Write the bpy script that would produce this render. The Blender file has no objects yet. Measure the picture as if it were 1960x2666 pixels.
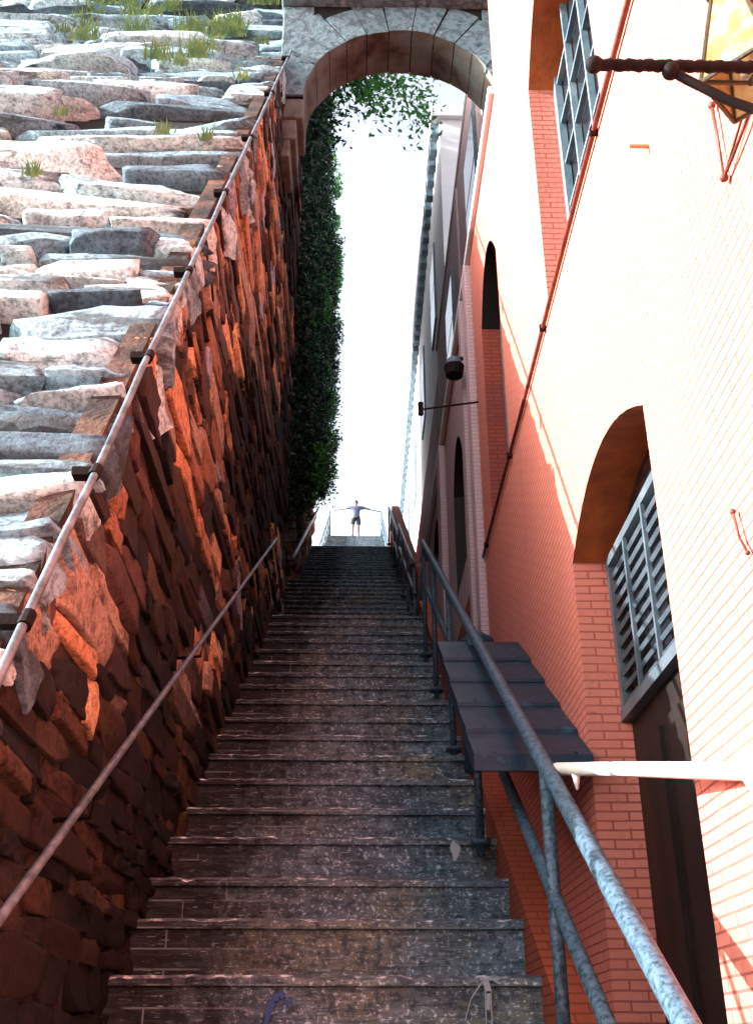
import bpy, math, random
import numpy as np
from mathutils import Vector, Matrix
random.seed(7); rng = np.random.default_rng(11)
R = math.radians
S = bpy.context.scene

# ------------------------------------------------------------------ camera
cam = bpy.data.cameras.new('camera'); cam.sensor_fit = 'VERTICAL'; cam.sensor_height = 36; cam.sensor_width = 36
cam.lens = 2743/2666*36; cam.clip_start = .02; cam.clip_end = 2000
co = bpy.data.objects.new('camera', cam); S.collection.objects.link(co)
co.location = (0, 0, 0); co.rotation_euler = (R(90+27.3), 0, R(-1.11)); S.camera = co
# ------------------------------------------------------------------ light
SUN = Vector((1.42, .12, -.62)).normalized()          # direction the light travels
W = bpy.data.worlds.new('World'); S.world = W; W.use_nodes = True
nt = W.node_tree; bg = nt.nodes['Background']
sky = nt.nodes.new('ShaderNodeTexSky'); sky.sky_type = 'NISHITA'; sky.sun_disc = False
sky.sun_elevation = math.asin(-SUN.z); sky.sun_rotation = math.atan2(-SUN.x, -SUN.y); sky.altitude = 0
sky.dust_density = 4.0; sky.air_density = 1.0; sky.ozone_density = 1.0
hs = nt.nodes.new('ShaderNodeHueSaturation'); hs.inputs['Saturation'].default_value = .38
nt.links.new(sky.outputs[0], hs.inputs['Color']); nt.links.new(hs.outputs[0], bg.inputs[0]); bg.inputs[1].default_value = .15
sl = bpy.data.lights.new('sun', 'SUN'); sl.energy = 4.2; sl.angle = R(.5); sl.color = (1, .995, .985)
so = bpy.data.objects.new('sun', sl); S.collection.objects.link(so); so.rotation_euler = SUN.to_track_quat('-Z', 'Y').to_euler()
S.view_settings.view_transform = 'Standard'; S.view_settings.look = 'None'; S.view_settings.gamma = 1
S.view_settings.exposure = 2.08

# ------------------------------------------------------------------ helpers
C = S.collection
def tag(o, label=None, cat=None, group=None, kind=None):
    if label: o['label'] = label
    if cat: o['category'] = cat
    if group: o['group'] = group
    if kind: o['kind'] = kind
    return o
def empty(name, loc, label=None, cat=None, group=None, kind=None):
    o = bpy.data.objects.new(name, None); C.objects.link(o); o.location = loc
    return tag(o, label, cat, group, kind)
class MB:
    def __init__(s): s.v = []; s.f = []; s.m = []
    def quad(s, a, b, c, d, m=0):
        n = len(s.v); s.v += [tuple(a), tuple(b), tuple(c), tuple(d)]; s.f.append((n, n+1, n+2, n+3)); s.m.append(m)
    def poly(s, pts, m=0):
        n = len(s.v); s.v += [tuple(p) for p in pts]; s.f.append(tuple(range(n, n+len(pts)))); s.m.append(m)
    def box(s, x0, x1, y0, y1, z0, z1, m=0, M=None):
        n = len(s.v)
        vs = [Vector((x, y, z)) for z in (z0, z1) for y in (y0, y1) for x in (x0, x1)]
        if M: vs = [M @ p for p in vs]
        s.v += [tuple(p) for p in vs]
        for f in ((0, 2, 3, 1), (4, 5, 7, 6), (0, 1, 5, 4), (2, 6, 7, 3), (0, 4, 6, 2), (1, 3, 7, 5)):
            s.f.append(tuple(n+i for i in f)); s.m.append(m)
    def prism(s, prof, x0, x1, m=0):      # prof: (y,z) counter-clockwise seen from +x
        n = len(s.v); k = len(prof)
        s.v += [(x0, y, z) for y, z in prof]+[(x1, y, z) for y, z in prof]
        s.f.append(tuple(n+i for i in reversed(range(k)))); s.m.append(m)
        s.f.append(tuple(n+k+i for i in range(k))); s.m.append(m)
        for i in range(k):
            j = (i+1) % k; s.f.append((n+i, n+j, n+k+j, n+k+i)); s.m.append(m)
    def tube(s, pts, r, n=10, m=0, caps=True):
        pts = [Vector(p) for p in pts]; rs = r if isinstance(r, (list, tuple)) else [r]*len(pts)
        base = len(s.v)
        for i, p in enumerate(pts):
            d = (pts[min(i+1, len(pts)-1)]-pts[max(i-1, 0)]).normalized()
            up = Vector((0, 0, 1)) if abs(d.z) < .95 else Vector((1, 0, 0))
            a = d.cross(up).normalized(); b = d.cross(a)
            for k in range(n):
                t = 2*math.pi*k/n; s.v.append(tuple(p+(a*math.cos(t)+b*math.sin(t))*rs[i]))
        for i in range(len(pts)-1):
            for k in range(n):
                a0 = base+i*n+k; b0 = base+i*n+(k+1) % n
                s.f.append((a0, b0, b0+n, a0+n)); s.m.append(m)
        if caps:
            s.f.append(tuple(base+k for k in reversed(range(n)))); s.m.append(m)
            s.f.append(tuple(base+(len(pts)-1)*n+k for k in range(n))); s.m.append(m)
    def ball(s, c, r, n=10, sc=(1, 1, 1), m=0):
        base = len(s.v)
        for i in range(n+1):
            th = math.pi*i/n
            for k in range(2*n):
                ph = math.pi*k/n
                s.v.append((c[0]+r*sc[0]*math.sin(th)*math.cos(ph), c[1]+r*sc[1]*math.sin(th)*math.sin(ph), c[2]+r*sc[2]*math.cos(th)))
        for i in range(n):
            for k in range(2*n):
                a = base+i*2*n+k; b = base+i*2*n+(k+1) % (2*n)
                s.f.append((a, a+2*n, b+2*n, b)); s.m.append(m)
    def build(s, name, mats, parent=None, smooth=False, bevel=0):
        me = bpy.data.meshes.new(name); 
        loc = Vector((0, 0, 0))
        me.from_pydata(s.v, [], s.f); 
        for m in (mats if isinstance(mats, (list, tuple)) else [mats]): me.materials.append(m)
        me.polygons.foreach_set('material_index', s.m)
        if smooth: me.polygons.foreach_set('use_smooth', [True]*len(s.f))
        me.update()
        o = bpy.data.objects.new(name, me); C.objects.link(o)
        if bevel:
            b = o.modifiers.new('bevel', 'BEVEL'); b.width = bevel; b.segments = 2; b.limit_method = 'ANGLE'
        if parent:
            o.parent = parent; o.location = -Vector(parent.location)
        return o

# ---- materials
def mat(name, col, rough=.8, metal=0, spec=.3):
    m = bpy.data.materials.new(name); m.use_nodes = True; b = m.node_tree.nodes['Principled BSDF']
    b.inputs['Base Color'].default_value = (*col, 1); b.inputs['Roughness'].default_value = rough
    b.inputs['Metallic'].default_value = metal; b.inputs['Specular IOR Level'].default_value = spec
    return m
def N(m, t, **k):
    n = m.node_tree.nodes.new(t)
    for a, v in k.items(): setattr(n, a, v)
    return n
def ramp(m, fac, stops):
    r = N(m, 'ShaderNodeValToRGB'); e = r.color_ramp.elements
    while len(e) < len(stops): e.new(.5)
    for i, (p, c) in enumerate(stops): e[i].position = p; e[i].color = (*c, 1)
    m.node_tree.links.new(fac, r.inputs[0]); return r.outputs[0]
def noise(m, vec, scale, detail=6, rough=.6, dist=0):
    n = N(m, 'ShaderNodeTexNoise'); n.inputs['Scale'].default_value = scale; n.inputs['Detail'].default_value = detail
    n.inputs['Roughness'].default_value = rough; n.inputs['Distortion'].default_value = dist
    if vec: m.node_tree.links.new(vec, n.inputs['Vector'])
    return n.outputs['Fac']
def mapping(m, scale):
    g = N(m, 'ShaderNodeNewGeometry'); mp = N(m, 'ShaderNodeMapping'); mp.inputs['Scale'].default_value = scale
    m.node_tree.links.new(g.outputs['Position'], mp.inputs[0]); return mp.outputs[0]
def mixc(m, fac, a, b, mode='MIX'):
    n = N(m, 'ShaderNodeMix', data_type='RGBA', blend_type=mode)
    for s_, v in ((0, fac), (6, a), (7, b)):
        if isinstance(v, (int, float)): n.inputs[s_].default_value = v
        elif isinstance(v, tuple): n.inputs[s_].default_value = (*v, 1)
        else: m.node_tree.links.new(v, n.inputs[s_])
    return n.outputs[2]
def bump(m, h, strength, dist=.01, prev=None):
    b = N(m, 'ShaderNodeBump'); b.inputs['Strength'].default_value = strength; b.inputs['Distance'].default_value = dist
    m.node_tree.links.new(h, b.inputs['Height'])
    if prev: m.node_tree.links.new(prev, b.inputs['Normal'])
    return b.outputs[0]
def setp(m, col=None, rough=None, nrm=None):
    b = m.node_tree.nodes['Principled BSDF']
    if col is not None: m.node_tree.links.new(col, b.inputs['Base Color'])
    if rough is not None: m.node_tree.links.new(rough, b.inputs['Roughness'])
    if nrm is not None: m.node_tree.links.new(nrm, b.inputs['Normal'])
    return m
def noisy(name, stops, scale=(1, 1, 1), ns=4, rough=.85, bs=.4, bd=.01, bscale=40, metal=0, spec=.3):
    m = mat(name, stops[0][1], rough, metal, spec); v = mapping(m, scale)
    f = noise(m, v, ns); c = ramp(m, f, stops)
    return setp(m, c, None, bump(m, noise(m, v, bscale), bs, bd))
def face_uv(m):     # (across, up) on upright faces, whichever way they look
    L = m.node_tree.links
    g = N(m, 'ShaderNodeNewGeometry'); sp = N(m, 'ShaderNodeSeparateXYZ'); L.new(g.outputs['Position'], sp.inputs[0])
    sn = N(m, 'ShaderNodeSeparateXYZ'); L.new(g.outputs['True Normal'], sn.inputs[0])
    ab = N(m, 'ShaderNodeMath', operation='ABSOLUTE'); L.new(sn.outputs[0], ab.inputs[0])
    gt = N(m, 'ShaderNodeMath', operation='GREATER_THAN'); gt.inputs[1].default_value = .6; L.new(ab.outputs[0], gt.inputs[0])
    mx = N(m, 'ShaderNodeMix', data_type='FLOAT'); L.new(gt.outputs[0], mx.inputs[0]); L.new(sp.outputs[0], mx.inputs[2]); L.new(sp.outputs[1], mx.inputs[3])
    cb = N(m, 'ShaderNodeCombineXYZ'); L.new(mx.outputs[0], cb.inputs[0]); L.new(sp.outputs[2], cb.inputs[1])
    return cb.outputs[0], g.outputs['Position']
def brickmat(name, c1, c2, mortar, bw=.10, rh=.0265, ms=.0031, stain=None, bs=.5):
    m = mat(name, c1, .8); L = m.node_tree.links
    uv, pos = face_uv(m)
    # wobble the courses a little
    nz = N(m, 'ShaderNodeTexNoise'); nz.inputs['Scale'].default_value = 6; L.new(uv, nz.inputs['Vector'])
    vm = N(m, 'ShaderNodeVectorMath', operation='MULTIPLY_ADD'); vm.inputs[1].default_value = (.006, .006, 0)
    L.new(nz.outputs['Color'], vm.inputs[0]); L.new(uv, vm.inputs[2])
    b = N(m, 'ShaderNodeTexBrick'); L.new(vm.outputs[0], b.inputs['Vector']); b.inputs['Scale'].default_value = 1
    b.inputs['Brick Width'].default_value = bw; b.inputs['Row Height'].default_value = rh; b.inputs['Mortar Size'].default_value = ms
    b.inputs['Mortar Smooth'].default_value = .3
    for k, v in (('Color1', c1), ('Color2', c2), ('Mortar', mortar)): b.inputs[k].default_value = (*v, 1)
    col = b.outputs['Color']
    f = noise(m, pos, 2.2, 8, .65)
    col = mixc(m, ramp(m, f, [(.35, (0, 0, 0)), (.7, (.6, .6, .6))]), col, stain or tuple(x*.6 for x in c1))
    dm = N(m, 'ShaderNodeMapping'); dm.inputs['Scale'].default_value = (9, .8, 1); L.new(uv, dm.inputs[0])
    col = mixc(m, ramp(m, noise(m, dm.outputs[0], 1, 6, .7), [(.52, (0, 0, 0)), (.72, (.55, .55, .55))]), col, tuple(x*.62 for x in c1))
    col = mixc(m, ramp(m, noise(m, pos, 38, 5, .75), [(.62, (0, 0, 0)), (.68, (.7, .7, .7))]), col, mortar)
    f2 = noise(m, pos, 60, 4, .6)
    h = N(m, 'ShaderNodeMath', operation='MULTIPLY_ADD'); h.inputs[1].default_value = -1; L.new(b.outputs['Fac'], h.inputs[0]); L.new(f2, h.inputs[2])
    return setp(m, col, None, bump(m, h.outputs[0], bs, .004))

M = {}
M['salmon'] = brickmat('painted_salmon_brick', (.64, .205, .150), (.61, .185, .130), (.25, .050, .042), stain=(.50, .135, .10))
M['salmon_plain'] = noisy('painted_salmon_render', [(.3, (.66, .22, .12)), (.7, (.74, .28, .16))], ns=3, bs=.3, bd=.004)
M['redbrick'] = brickmat('dark_red_brick', (.42, .075, .04), (.35, .06, .035), (.16, .03, .025), stain=(.15, .04, .04))
M['mauve'] = brickmat('mauve_brick', (.60, .42, .43), (.56, .38, .40), (.38, .24, .25), stain=(.46, .35, .37))
M['pale'] = noisy('pale_blue_grey_render', [(.3, (.62, .60, .64)), (.7, (.74, .72, .74))], ns=1.5, bs=.2, bd=.01)
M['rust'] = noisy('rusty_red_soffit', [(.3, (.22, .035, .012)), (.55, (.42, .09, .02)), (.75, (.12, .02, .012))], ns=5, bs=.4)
M['darkglass'] = mat('dark_glass', (.012, .012, .016), .12, 0, .5)
M['doorwood'] = noisy('dark_door_wood', [(.3, (.003, .002, .002)), (.7, (.014, .006, .004))], scale=(1, 8, 1), ns=2, rough=.5)
M['bluepaint'] = noisy('blue_grey_frame_paint', [(.3, (.06, .11, .15)), (.7, (.20, .28, .33))], ns=8, rough=.5, bs=.2)
M['slat'] = noisy('pale_grey_metal_slats', [(.3, (.05, .075, .095)), (.7, (.125, .155, .18))], ns=9, rough=.4, bs=.2, metal=.3)
M['iron'] = noisy('black_iron', [(.3, (.004, .003, .003)), (.7, (.012, .006, .006))], ns=18, spec=.12, rough=.75, bs=.5, bd=.002, bscale=120)
M['rail'] = noisy('flaking_blue_grey_rail_paint', [(.38, (.010, .028, .04)), (.48, (.035, .075, .11)), (.60, (.075, .13, .18)), (.66, (.02, .04, .06)), (.72, (.16, .22, .26))], ns=70, rough=.5, bs=.7, bd=.002, bscale=160, metal=.1, spec=.4)
M['rail_pale'] = noisy('worn_pale_rail_metal', [(.35, (.05, .065, .08)), (.7, (.17, .205, .23))], ns=30, rough=.4, bs=.4, bd=.002, bscale=120, metal=.1)
M['sheet'] = noisy('dark_blue_metal_sheet', [(.3, (.004, .013, .024)), (.5, (.011, .034, .058)), (.62, (.008, .02, .04)), (.72, (.03, .10, .14))], ns=9, rough=.45, bs=.5, bd=.004, bscale=50, metal=.2)
M['whitebar'] = noisy('chipped_white_paint', [(.3, (.8, .74, .68)), (.72, (.82, .78, .74)), (.8, (.45, .25, .15))], ns=14, rough=.5, bs=.2)
M['conduit'] = noisy('red_brown_conduit', [(.3, (.09, .018, .012)), (.7, (.17, .035, .022))], ns=20, rough=.5)
M['amber'] = mat('amber_glass', (.85, .50, .14), .25, 0, .5)
_b = M['amber'].node_tree.nodes['Principled BSDF']; _b.inputs['Transmission Weight'].default_value = .35
_a = noise(M['amber'], mapping(M['amber'], (1, 1, 1)), 16)
setp(M['amber'], ramp(M['amber'], _a, [(.38, (.36, .15, .03)), (.52, (.52, .32, .09)), (.66, (.60, .58, .36))]))
M['lampframe'] = noisy('olive_black_lamp_frame', [(.3, (.02, .018, .01)), (.7, (.07, .06, .03))], ns=14, rough=.45)
M['pipe'] = noisy('weathered_grey_pipe', [(.3, (.04, .055, .065)), (.5, (.13, .165, .19)), (.7, (.24, .29, .33))], ns=11, rough=.4, bs=.3, metal=.3)
M['archstone'] = noisy('grey_dressed_stone', [(.32, (.04, .075, .09)), (.48, (.17, .24, .27)), (.56, (.07, .10, .12)), (.72, (.32, .40, .43))], ns=6, bs=.6, bd=.02, bscale=14)
M['archsoffit'] = noisy('stained_arch_stone', [(.34, (.06, .04, .032)), (.5, (.15, .13, .11)), (.68, (.18, .215, .22))], ns=3, bs=.6, bd=.01, bscale=22)
M['joint'] = noisy('dark_joint_mortar', [(.4, (.004, .004, .004)), (.7, (.014, .013, .012))], ns=12, bs=.9, bd=.02, bscale=25)
M['asphalt'] = noisy('pavement_concrete', [(.3, (.10, .10, .10)), (.7, (.17, .16, .15))], ns=3, bs=.4)
M['earth'] = noisy('hill_earth', [(.3, (.05, .05, .03)), (.7, (.10, .10, .05))], ns=3, bs=.6, bd=.05, bscale=6)
M['sidemortar'] = noisy('rusty_brown_mortar', [(.38, (.008, .006, .006)), (.52, (.045, .024, .017)), (.68, (.13, .065, .04))], ns=5, bs=1, bd=.02, bscale=28)
def leafmat(name, stops):
    m = mat(name, stops[0][1], .45, 0, .4); b = m.node_tree.nodes['Principled BSDF']
    c = ramp(m, noise(m, mapping(m, (1, 1, 1)), 7), stops); setp(m, c)
    tr = N(m, 'ShaderNodeBsdfTranslucent'); mx = N(m, 'ShaderNodeMixShader'); mx.inputs[0].default_value = .35
    L = m.node_tree.links; L.new(c, tr.inputs[0]); L.new(b.outputs[0], mx.inputs[1]); L.new(tr.outputs[0], mx.inputs[2])
    L.new(mx.outputs[0], m.node_tree.nodes['Material Output'].inputs[0]); return m
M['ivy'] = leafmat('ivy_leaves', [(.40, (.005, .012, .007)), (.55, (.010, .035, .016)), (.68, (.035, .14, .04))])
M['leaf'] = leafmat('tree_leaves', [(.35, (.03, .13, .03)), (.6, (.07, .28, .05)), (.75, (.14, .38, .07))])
M['grass'] = leafmat('wall_grass', [(.35, (.07, .12, .05)), (.55, (.14, .20, .06)), (.7, (.36, .34, .09))])
M['bark'] = noisy('tree_bark', [(.3, (.03, .02, .015)), (.7, (.09, .06, .04))], ns=8, bs=.8, bd=.02)
# steps: weathered masonry with pale flecks
def stepmat(name, base, fleck, brown):
    m = mat(name, base, .75, 0, .35); L = m.node_tree.links; uv, pos = face_uv(m)
    mp = N(m, 'ShaderNodeMapping'); mp.inputs['Scale'].default_value = (1, 1, 1); L.new(uv, mp.inputs[0])
    a = noise(m, pos, 5, 8, .7); c = ramp(m, a, [(.3, tuple(x*.45 for x in base)), (.55, base), (.75, tuple(min(1, x*1.7) for x in base))])
    b2 = noise(m, pos, 1.7, 5, .6); c = mixc(m, ramp(m, b2, [(.45, (0, 0, 0)), (.62, (.8, .8, .8))]), c, brown)
    st = N(m, 'ShaderNodeMapping'); st.inputs['Scale'].default_value = (14, 75, 1); L.new(uv, st.inputs[0])
    s1 = noise(m, st.outputs[0], 1, 4, .75); c = mixc(m, ramp(m, s1, [(.60, (0, 0, 0)), (.72, (.9, .9, .9))]), c, fleck)
    s2 = noise(m, pos, 70, 3, .7); c = mixc(m, ramp(m, s2, [(.565, (0, 0, 0)), (.63, (.8, .8, .8))]), c, fleck)
    s3 = noise(m, pos, 24, 4, .7); c = mixc(m, ramp(m, s3, [(.50, (0, 0, 0)), (.62, (.8, .8, .8))]), c, tuple(x*.25 for x in base))
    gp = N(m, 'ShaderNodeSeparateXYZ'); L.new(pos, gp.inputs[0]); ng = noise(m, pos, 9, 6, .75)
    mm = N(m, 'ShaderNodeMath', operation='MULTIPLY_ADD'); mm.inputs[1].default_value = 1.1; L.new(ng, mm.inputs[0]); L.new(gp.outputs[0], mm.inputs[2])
    c = mixc(m, ramp(m, mm.outputs[0], [(.06, (.97, .97, .97)), (.40, (0, 0, 0))]), c, (.006, .006, .006))  # shade beside the left wall painted into the step colour, ragged by noise
    st3 = N(m, 'ShaderNodeMapping'); st3.inputs['Scale'].default_value = (5, 48, 1); L.new(uv, st3.inputs[0])
    s4 = noise(m, st3.outputs[0], 1, 5, .8); c = mixc(m, ramp(m, s4, [(.42, (.7, .7, .7)), (.5, (0, 0, 0))]), c, tuple(x*.3 for x in base))
    s5 = noise(m, st3.outputs[0], 2.3, 5, .8); c = mixc(m, ramp(m, s5, [(.60, (0, 0, 0)), (.66, (.8, .8, .8))]), c, tuple(x*3.2 for x in base))
    br = N(m, 'ShaderNodeTexBrick'); L.new(uv, br.inputs['Vector']); br.inputs['Scale'].default_value = 1; br.inputs['Brick Width'].default_value = .31; br.inputs['Row Height'].default_value = .0625
    br.inputs['Mortar Size'].default_value = .0035; br.inputs['Mortar Smooth'].default_value = .6; br.inputs['Bias'].default_value = -.2
    for k_, v_ in (('Color1', (1.25, 1.25, 1.25)), ('Color2', (.62, .62, .62)), ('Mortar', (.8, .8, .8))): br.inputs[k_].default_value = (*v_, 1)
    c = mixc(m, .40, c, br.outputs['Color'], 'MULTIPLY')
    gate = ramp(m, noise(m, pos, 4, 4, .7), [(.48, (0, 0, 0)), (.58, (1, 1, 1))])
    mg = N(m, 'ShaderNodeMath', operation='MULTIPLY'); L.new(br.outputs['Fac'], mg.inputs[0]); L.new(gate, mg.inputs[1])
    c = mixc(m, mg.outputs[0], c, tuple(x*.28 for x in fleck))
    n1 = bump(m, s1, .6, .008); return setp(m, c, None, bump(m, s2, .5, .004, n1))
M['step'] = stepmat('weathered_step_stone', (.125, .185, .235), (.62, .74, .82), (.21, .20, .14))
M['nosing'] = noisy('worn_step_edge', [(.48, (.07, .085, .10)), (.56, (.18, .21, .24)), (.64, (.72, .78, .82))], scale=(1, 2, 2), ns=17, bs=.5, bd=.004)
M['bluepaintmark'] = mat('blue_spray_paint', (.03, .08, .24), .5)
M['whitepaintmark'] = mat('white_paint_splash', (.40, .42, .44), .7)
M['stripe'] = M['nosing']

# ------------------------------------------------------------------ terrain
GZ = -1.665
g = MB(); n = 24
g.quad((-300, -300, GZ), (300, -300, GZ), (300, 300, GZ), (-300, 300, GZ)); tag(g.build('ground', M['earth']), kind='structure')
g = MB(); g.box(-6, 6, -4, .73, GZ-.3, GZ+.02); tag(g.build('pavement', M['asphalt']), kind='structure')
g = MB()
g.prism([(-.5, GZ+.004), (90, GZ+.004), (90, 19.2), (40.7, 19.2), (32, 14.2), (24, 10.2), (13, 4.8)], -60, -1.7)
g.prism([(12, GZ+.004), (90, GZ+.004), (90, 19.19), (40.7, 19.19), (32, 14.2), (24, 10.2), (13, 4.8)], 1.7, 60)
# left half starts behind the big wall only
g.v = [(x, (13.5 if (y < 13.6 and x < -1) else y), z) for x, y, z in g.v]
tag(g.build('hillside', M['earth']), kind='structure')
g = MB(); g.box(-1.7, 1.7, 40.66, 90, 18, 19.32); tag(g.build('upper_path', M['asphalt']), kind='structure')

# ------------------------------------------------------------------ staircase
T, RI = .3, .1875
SEG = 26
stairs = empty('stone_staircase', (0, .73, GZ), 'long steep weathered stone staircase climbing between stone wall and salmon building', 'staircase')
def step_mesh(mb, y, z, x0, x1, depth=T, bot=.5, seg=44):
    xs = np.linspace(x0, x1, seg+1); xs[1:-1] += rng.uniform(-.3, .3, seg-1)*(x1-x0)/seg; j = rng.normal(0, .0030, (seg+1, 3))
    prof = lambda a: [(y+.016+a[2]*.5, z-RI-bot), (y+.016+a[2]*.5, z-.034), (y+a[0], z-.030), (y+a[0]+.001, z-.009+a[1]), (y+.012+a[0], z+a[1]*.6), (y+depth+.02, z), (y+depth+.02, z-RI-bot)]
    base = len(mb.v)
    for x, a in zip(xs, j): mb.v += [(x, p, q) for p, q in prof(a)]
    k = 7
    for i in range(seg):
        for t in range(k):
            u = (t+1) % k; a = base+i*k
            mb.f.append((a+t, a+k+t, a+k+u, a+u)); mb.m.append(1 if t == 3 else 0)
    mb.f.append(tuple(base+t for t in range(k))); mb.m.append(0)
    mb.f.append(tuple(base+seg*k+t for t in reversed(range(k)))); mb.m.append(0)
steps = {}
def flight(y0, z0, n_, x0, x1, land, start=0):
    for i in range(n_):
        mb = MB(); last = i == n_-1
        step_mesh(mb, y0+i*T+rng.normal(0, .006), z0+i*RI+rng.normal(0, .004), x0, x1, (land if last else T)+.01, bot=.5)
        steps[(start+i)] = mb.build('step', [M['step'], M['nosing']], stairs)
    return y0+(n_-1)*T+land, z0+n_*RI
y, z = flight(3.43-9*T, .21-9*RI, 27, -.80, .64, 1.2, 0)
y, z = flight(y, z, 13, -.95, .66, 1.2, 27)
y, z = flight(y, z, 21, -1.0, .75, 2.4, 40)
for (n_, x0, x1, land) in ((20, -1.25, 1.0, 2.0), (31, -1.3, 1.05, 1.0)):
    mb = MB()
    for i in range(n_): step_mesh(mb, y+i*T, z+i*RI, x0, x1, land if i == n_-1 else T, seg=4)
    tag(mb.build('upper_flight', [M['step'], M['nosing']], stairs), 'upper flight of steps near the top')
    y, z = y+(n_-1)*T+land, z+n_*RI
TOPZ = z-RI; TOPY = y
print('TOP', TOPY, TOPZ)
# paint on the lowest risers seen
def blotch(name, pts, mt, parent):
    mb = MB()
    for (xa, za, xb, zb, w, yy) in pts:
        d = Vector((xb-xa, 0, zb-za)); nrm = Vector((-d.z, 0, d.x)).normalized()*w/2
        a = Vector((xa, yy, za)); b = Vector((xb, yy, zb))
        mb.poly([a-nrm, a+nrm*.8, b+nrm*.7, b-nrm]); 
    return mb.build(name, mt, parent)
Y0 = 3.43
s9 = steps[9]
def child(mb, name, mt, par):
    o = mb.build(name, mt); o.parent = par; o.matrix_parent_inverse = Matrix.Translation(Vector(stairs.location)*1).inverted() @ Matrix.Translation(Vector(stairs.location)) if False else Matrix.Identity(4)
    o.location = (0, 0, 0); return o
mb = MB(); yy = Y0+.008
zt = .21-.045
pts = []
st_ = [(-.205, zt-.004), (-.222, zt-.006), (-.238, zt-.018), (-.247, zt-.04), (-.255, zt-.07), (-.262, zt-.10), (-.262, zt-.135), (-.257, zt-.18)]
for i_ in range(len(st_)-1): pts.append((*st_[i_], *st_[i_+1], .020-.0015*i_))
for i_ in range(5): pts.append((-.206+.006*i_, zt-.01, -.21+.006*i_, zt-.03-.02*random.random(), .004))
for xa, za, xb, zb, w in pts:
    d = Vector((xb-xa, 0, zb-za)); nr = Vector((-d.z, 0, d.x)).normalized()*w/2; a = Vector((xa, yy, za)); b = Vector((xb, yy, zb)); mb.poly([a-nr, b-nr, b+nr, a+nr])
child(mb, 'paint_mark', M['bluepaintmark'], s9)
mb = MB(); yy = Y0-.008
for xa, za, xb, zb, w in [(.375, .204, .43, .203, .009), (.392, .2, .398, .165, .022), (.398, .17, .394, .12, .012), (.388, .17, .387, .02, .004), (.404, .17, .407, .0, .004), (.38, .195, .345, .15, .005), (.346, .152, .325, .09, .0035), (.415, .2, .435, .19, .006)]:
    d = Vector((xb-xa, 0, zb-za)); nr = Vector((-d.z, 0, d.x)).normalized()*w/2; a = Vector((xa, yy, za)); b = Vector((xb, yy, zb)); mb.poly([a-nr, b-nr*.8, b+nr, a+nr*.7])
child(mb, 'paint_splash', M['whitepaintmark'], s9)
mb = MB()
yy = Y0+2*T+.008; zc = .21+2*RI+.09
pp = [(.37+.017*math.cos(t)*(1+.25*math.sin(3*t)), yy, zc+.034*math.sin(t)*(1+.25*math.cos(3*t))) for t in np.linspace(0, 2*math.pi, 18, endpoint=False)]
mb.poly(pp); child(mb, 'paint_splash', M['whitepaintmark'], steps[12])

# ------------------------------------------------------------------ rough stonework
def smooth_noise(shape, cells, seed, amp=1):
    r = np.random.default_rng(seed); out = np.zeros(shape)
    ny, nx = shape
    for o in range(4):
        cy, cx = cells[0]*2**o, cells[1]*2**o
        gr = r.normal(0, 1, (cy+2, cx+2))
        yy_ = np.linspace(0, cy, ny); xx = np.linspace(0, cx, nx)
        y0 = yy_.astype(int); x0 = xx.astype(int); fy = yy_-y0; fx = xx-x0
        fy = fy*fy*(3-2*fy); fx = fx*fx*(3-2*fx)
        a = gr[y0][:, x0]; b = gr[y0][:, x0+1]; c = gr[y0+1][:, x0]; d = gr[y0+1][:, x0+1]
        FY = fy[:, None]; FX = fx[None, :]
        out += ((a*(1-FX)+b*FX)*(1-FY)+(c*(1-FX)+d*FX)*FY)*(.55**o)
    return out*amp
def hashnoise(P, Q, seed):          # value noise at any coordinates
    rr = np.random.default_rng(seed); G = rr.normal(0, 1, (256, 256))
    x0 = np.floor(P).astype(int); y0 = np.floor(Q).astype(int); fx = P-x0; fy = Q-y0
    fx = fx*fx*(3-2*fx); fy = fy*fy*(3-2*fy)
    g_ = lambda i, j: G[i % 256, j % 256]
    return (g_(x0, y0)*(1-fx)+g_(x0+1, y0)*fx)*(1-fy)+(g_(x0, y0+1)*(1-fx)+g_(x0+1, y0+1)*fx)*fy
def fbm(P, Q, seed, oct=5, gain=.55):
    o = 0
    for k in range(oct): o = o+hashnoise(P*2**k, Q*2**k, seed+k)*gain**k
    return o
def stones(U, V, rows, lenf, seed, wob=.05):
    """U along the course, V up; returns stone id, edge distance, local coords"""
    r = np.random.default_rng(seed); rows = np.array(rows)
    hm = np.diff(rows).mean()
    V2 = V+fbm(U*1.3, V*.6, seed+50, 3)*wob
    ri = np.clip(np.searchsorted(rows, V2)-1, 0, len(rows)-2)
    rid = np.zeros_like(ri); ed = np.zeros(U.shape); lu = np.zeros(U.shape); lv = np.zeros(U.shape)
    base = 0; umin, umax = U.min()-1, U.max()+1
    sh = rows[ri+1]-rows[ri]
    for k in range(len(rows)-1):
        h = rows[k+1]-rows[k]; e = [umin]
        while e[-1] < umax: e.append(e[-1]+h*lenf*r.lognormal(0, .5))
        e = np.array(e); m_ = ri == k
        if not m_.any(): base += len(e); continue
        u = U[m_]+hashnoise(V[m_]*5, U[m_]*2, seed+k)*h*.12+(V2[m_]-rows[k])*((k*37) % 11-5)*.12
        ci = np.clip(np.searchsorted(e, u)-1, 0, len(e)-2)
        du = np.minimum(u-e[ci], e[ci+1]-u); dv = np.minimum(V2[m_]-rows[k], rows[k+1]-V2[m_])
        ed[m_] = np.minimum(du, dv)/h; rid[m_] = base+ci
        lu[m_] = (u-e[ci])/(e[ci+1]-e[ci])*2-1; lv[m_] = (V2[m_]-rows[k])/h*2-1
        base += len(e)
    return rid, ed, lu, lv, sh
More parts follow.
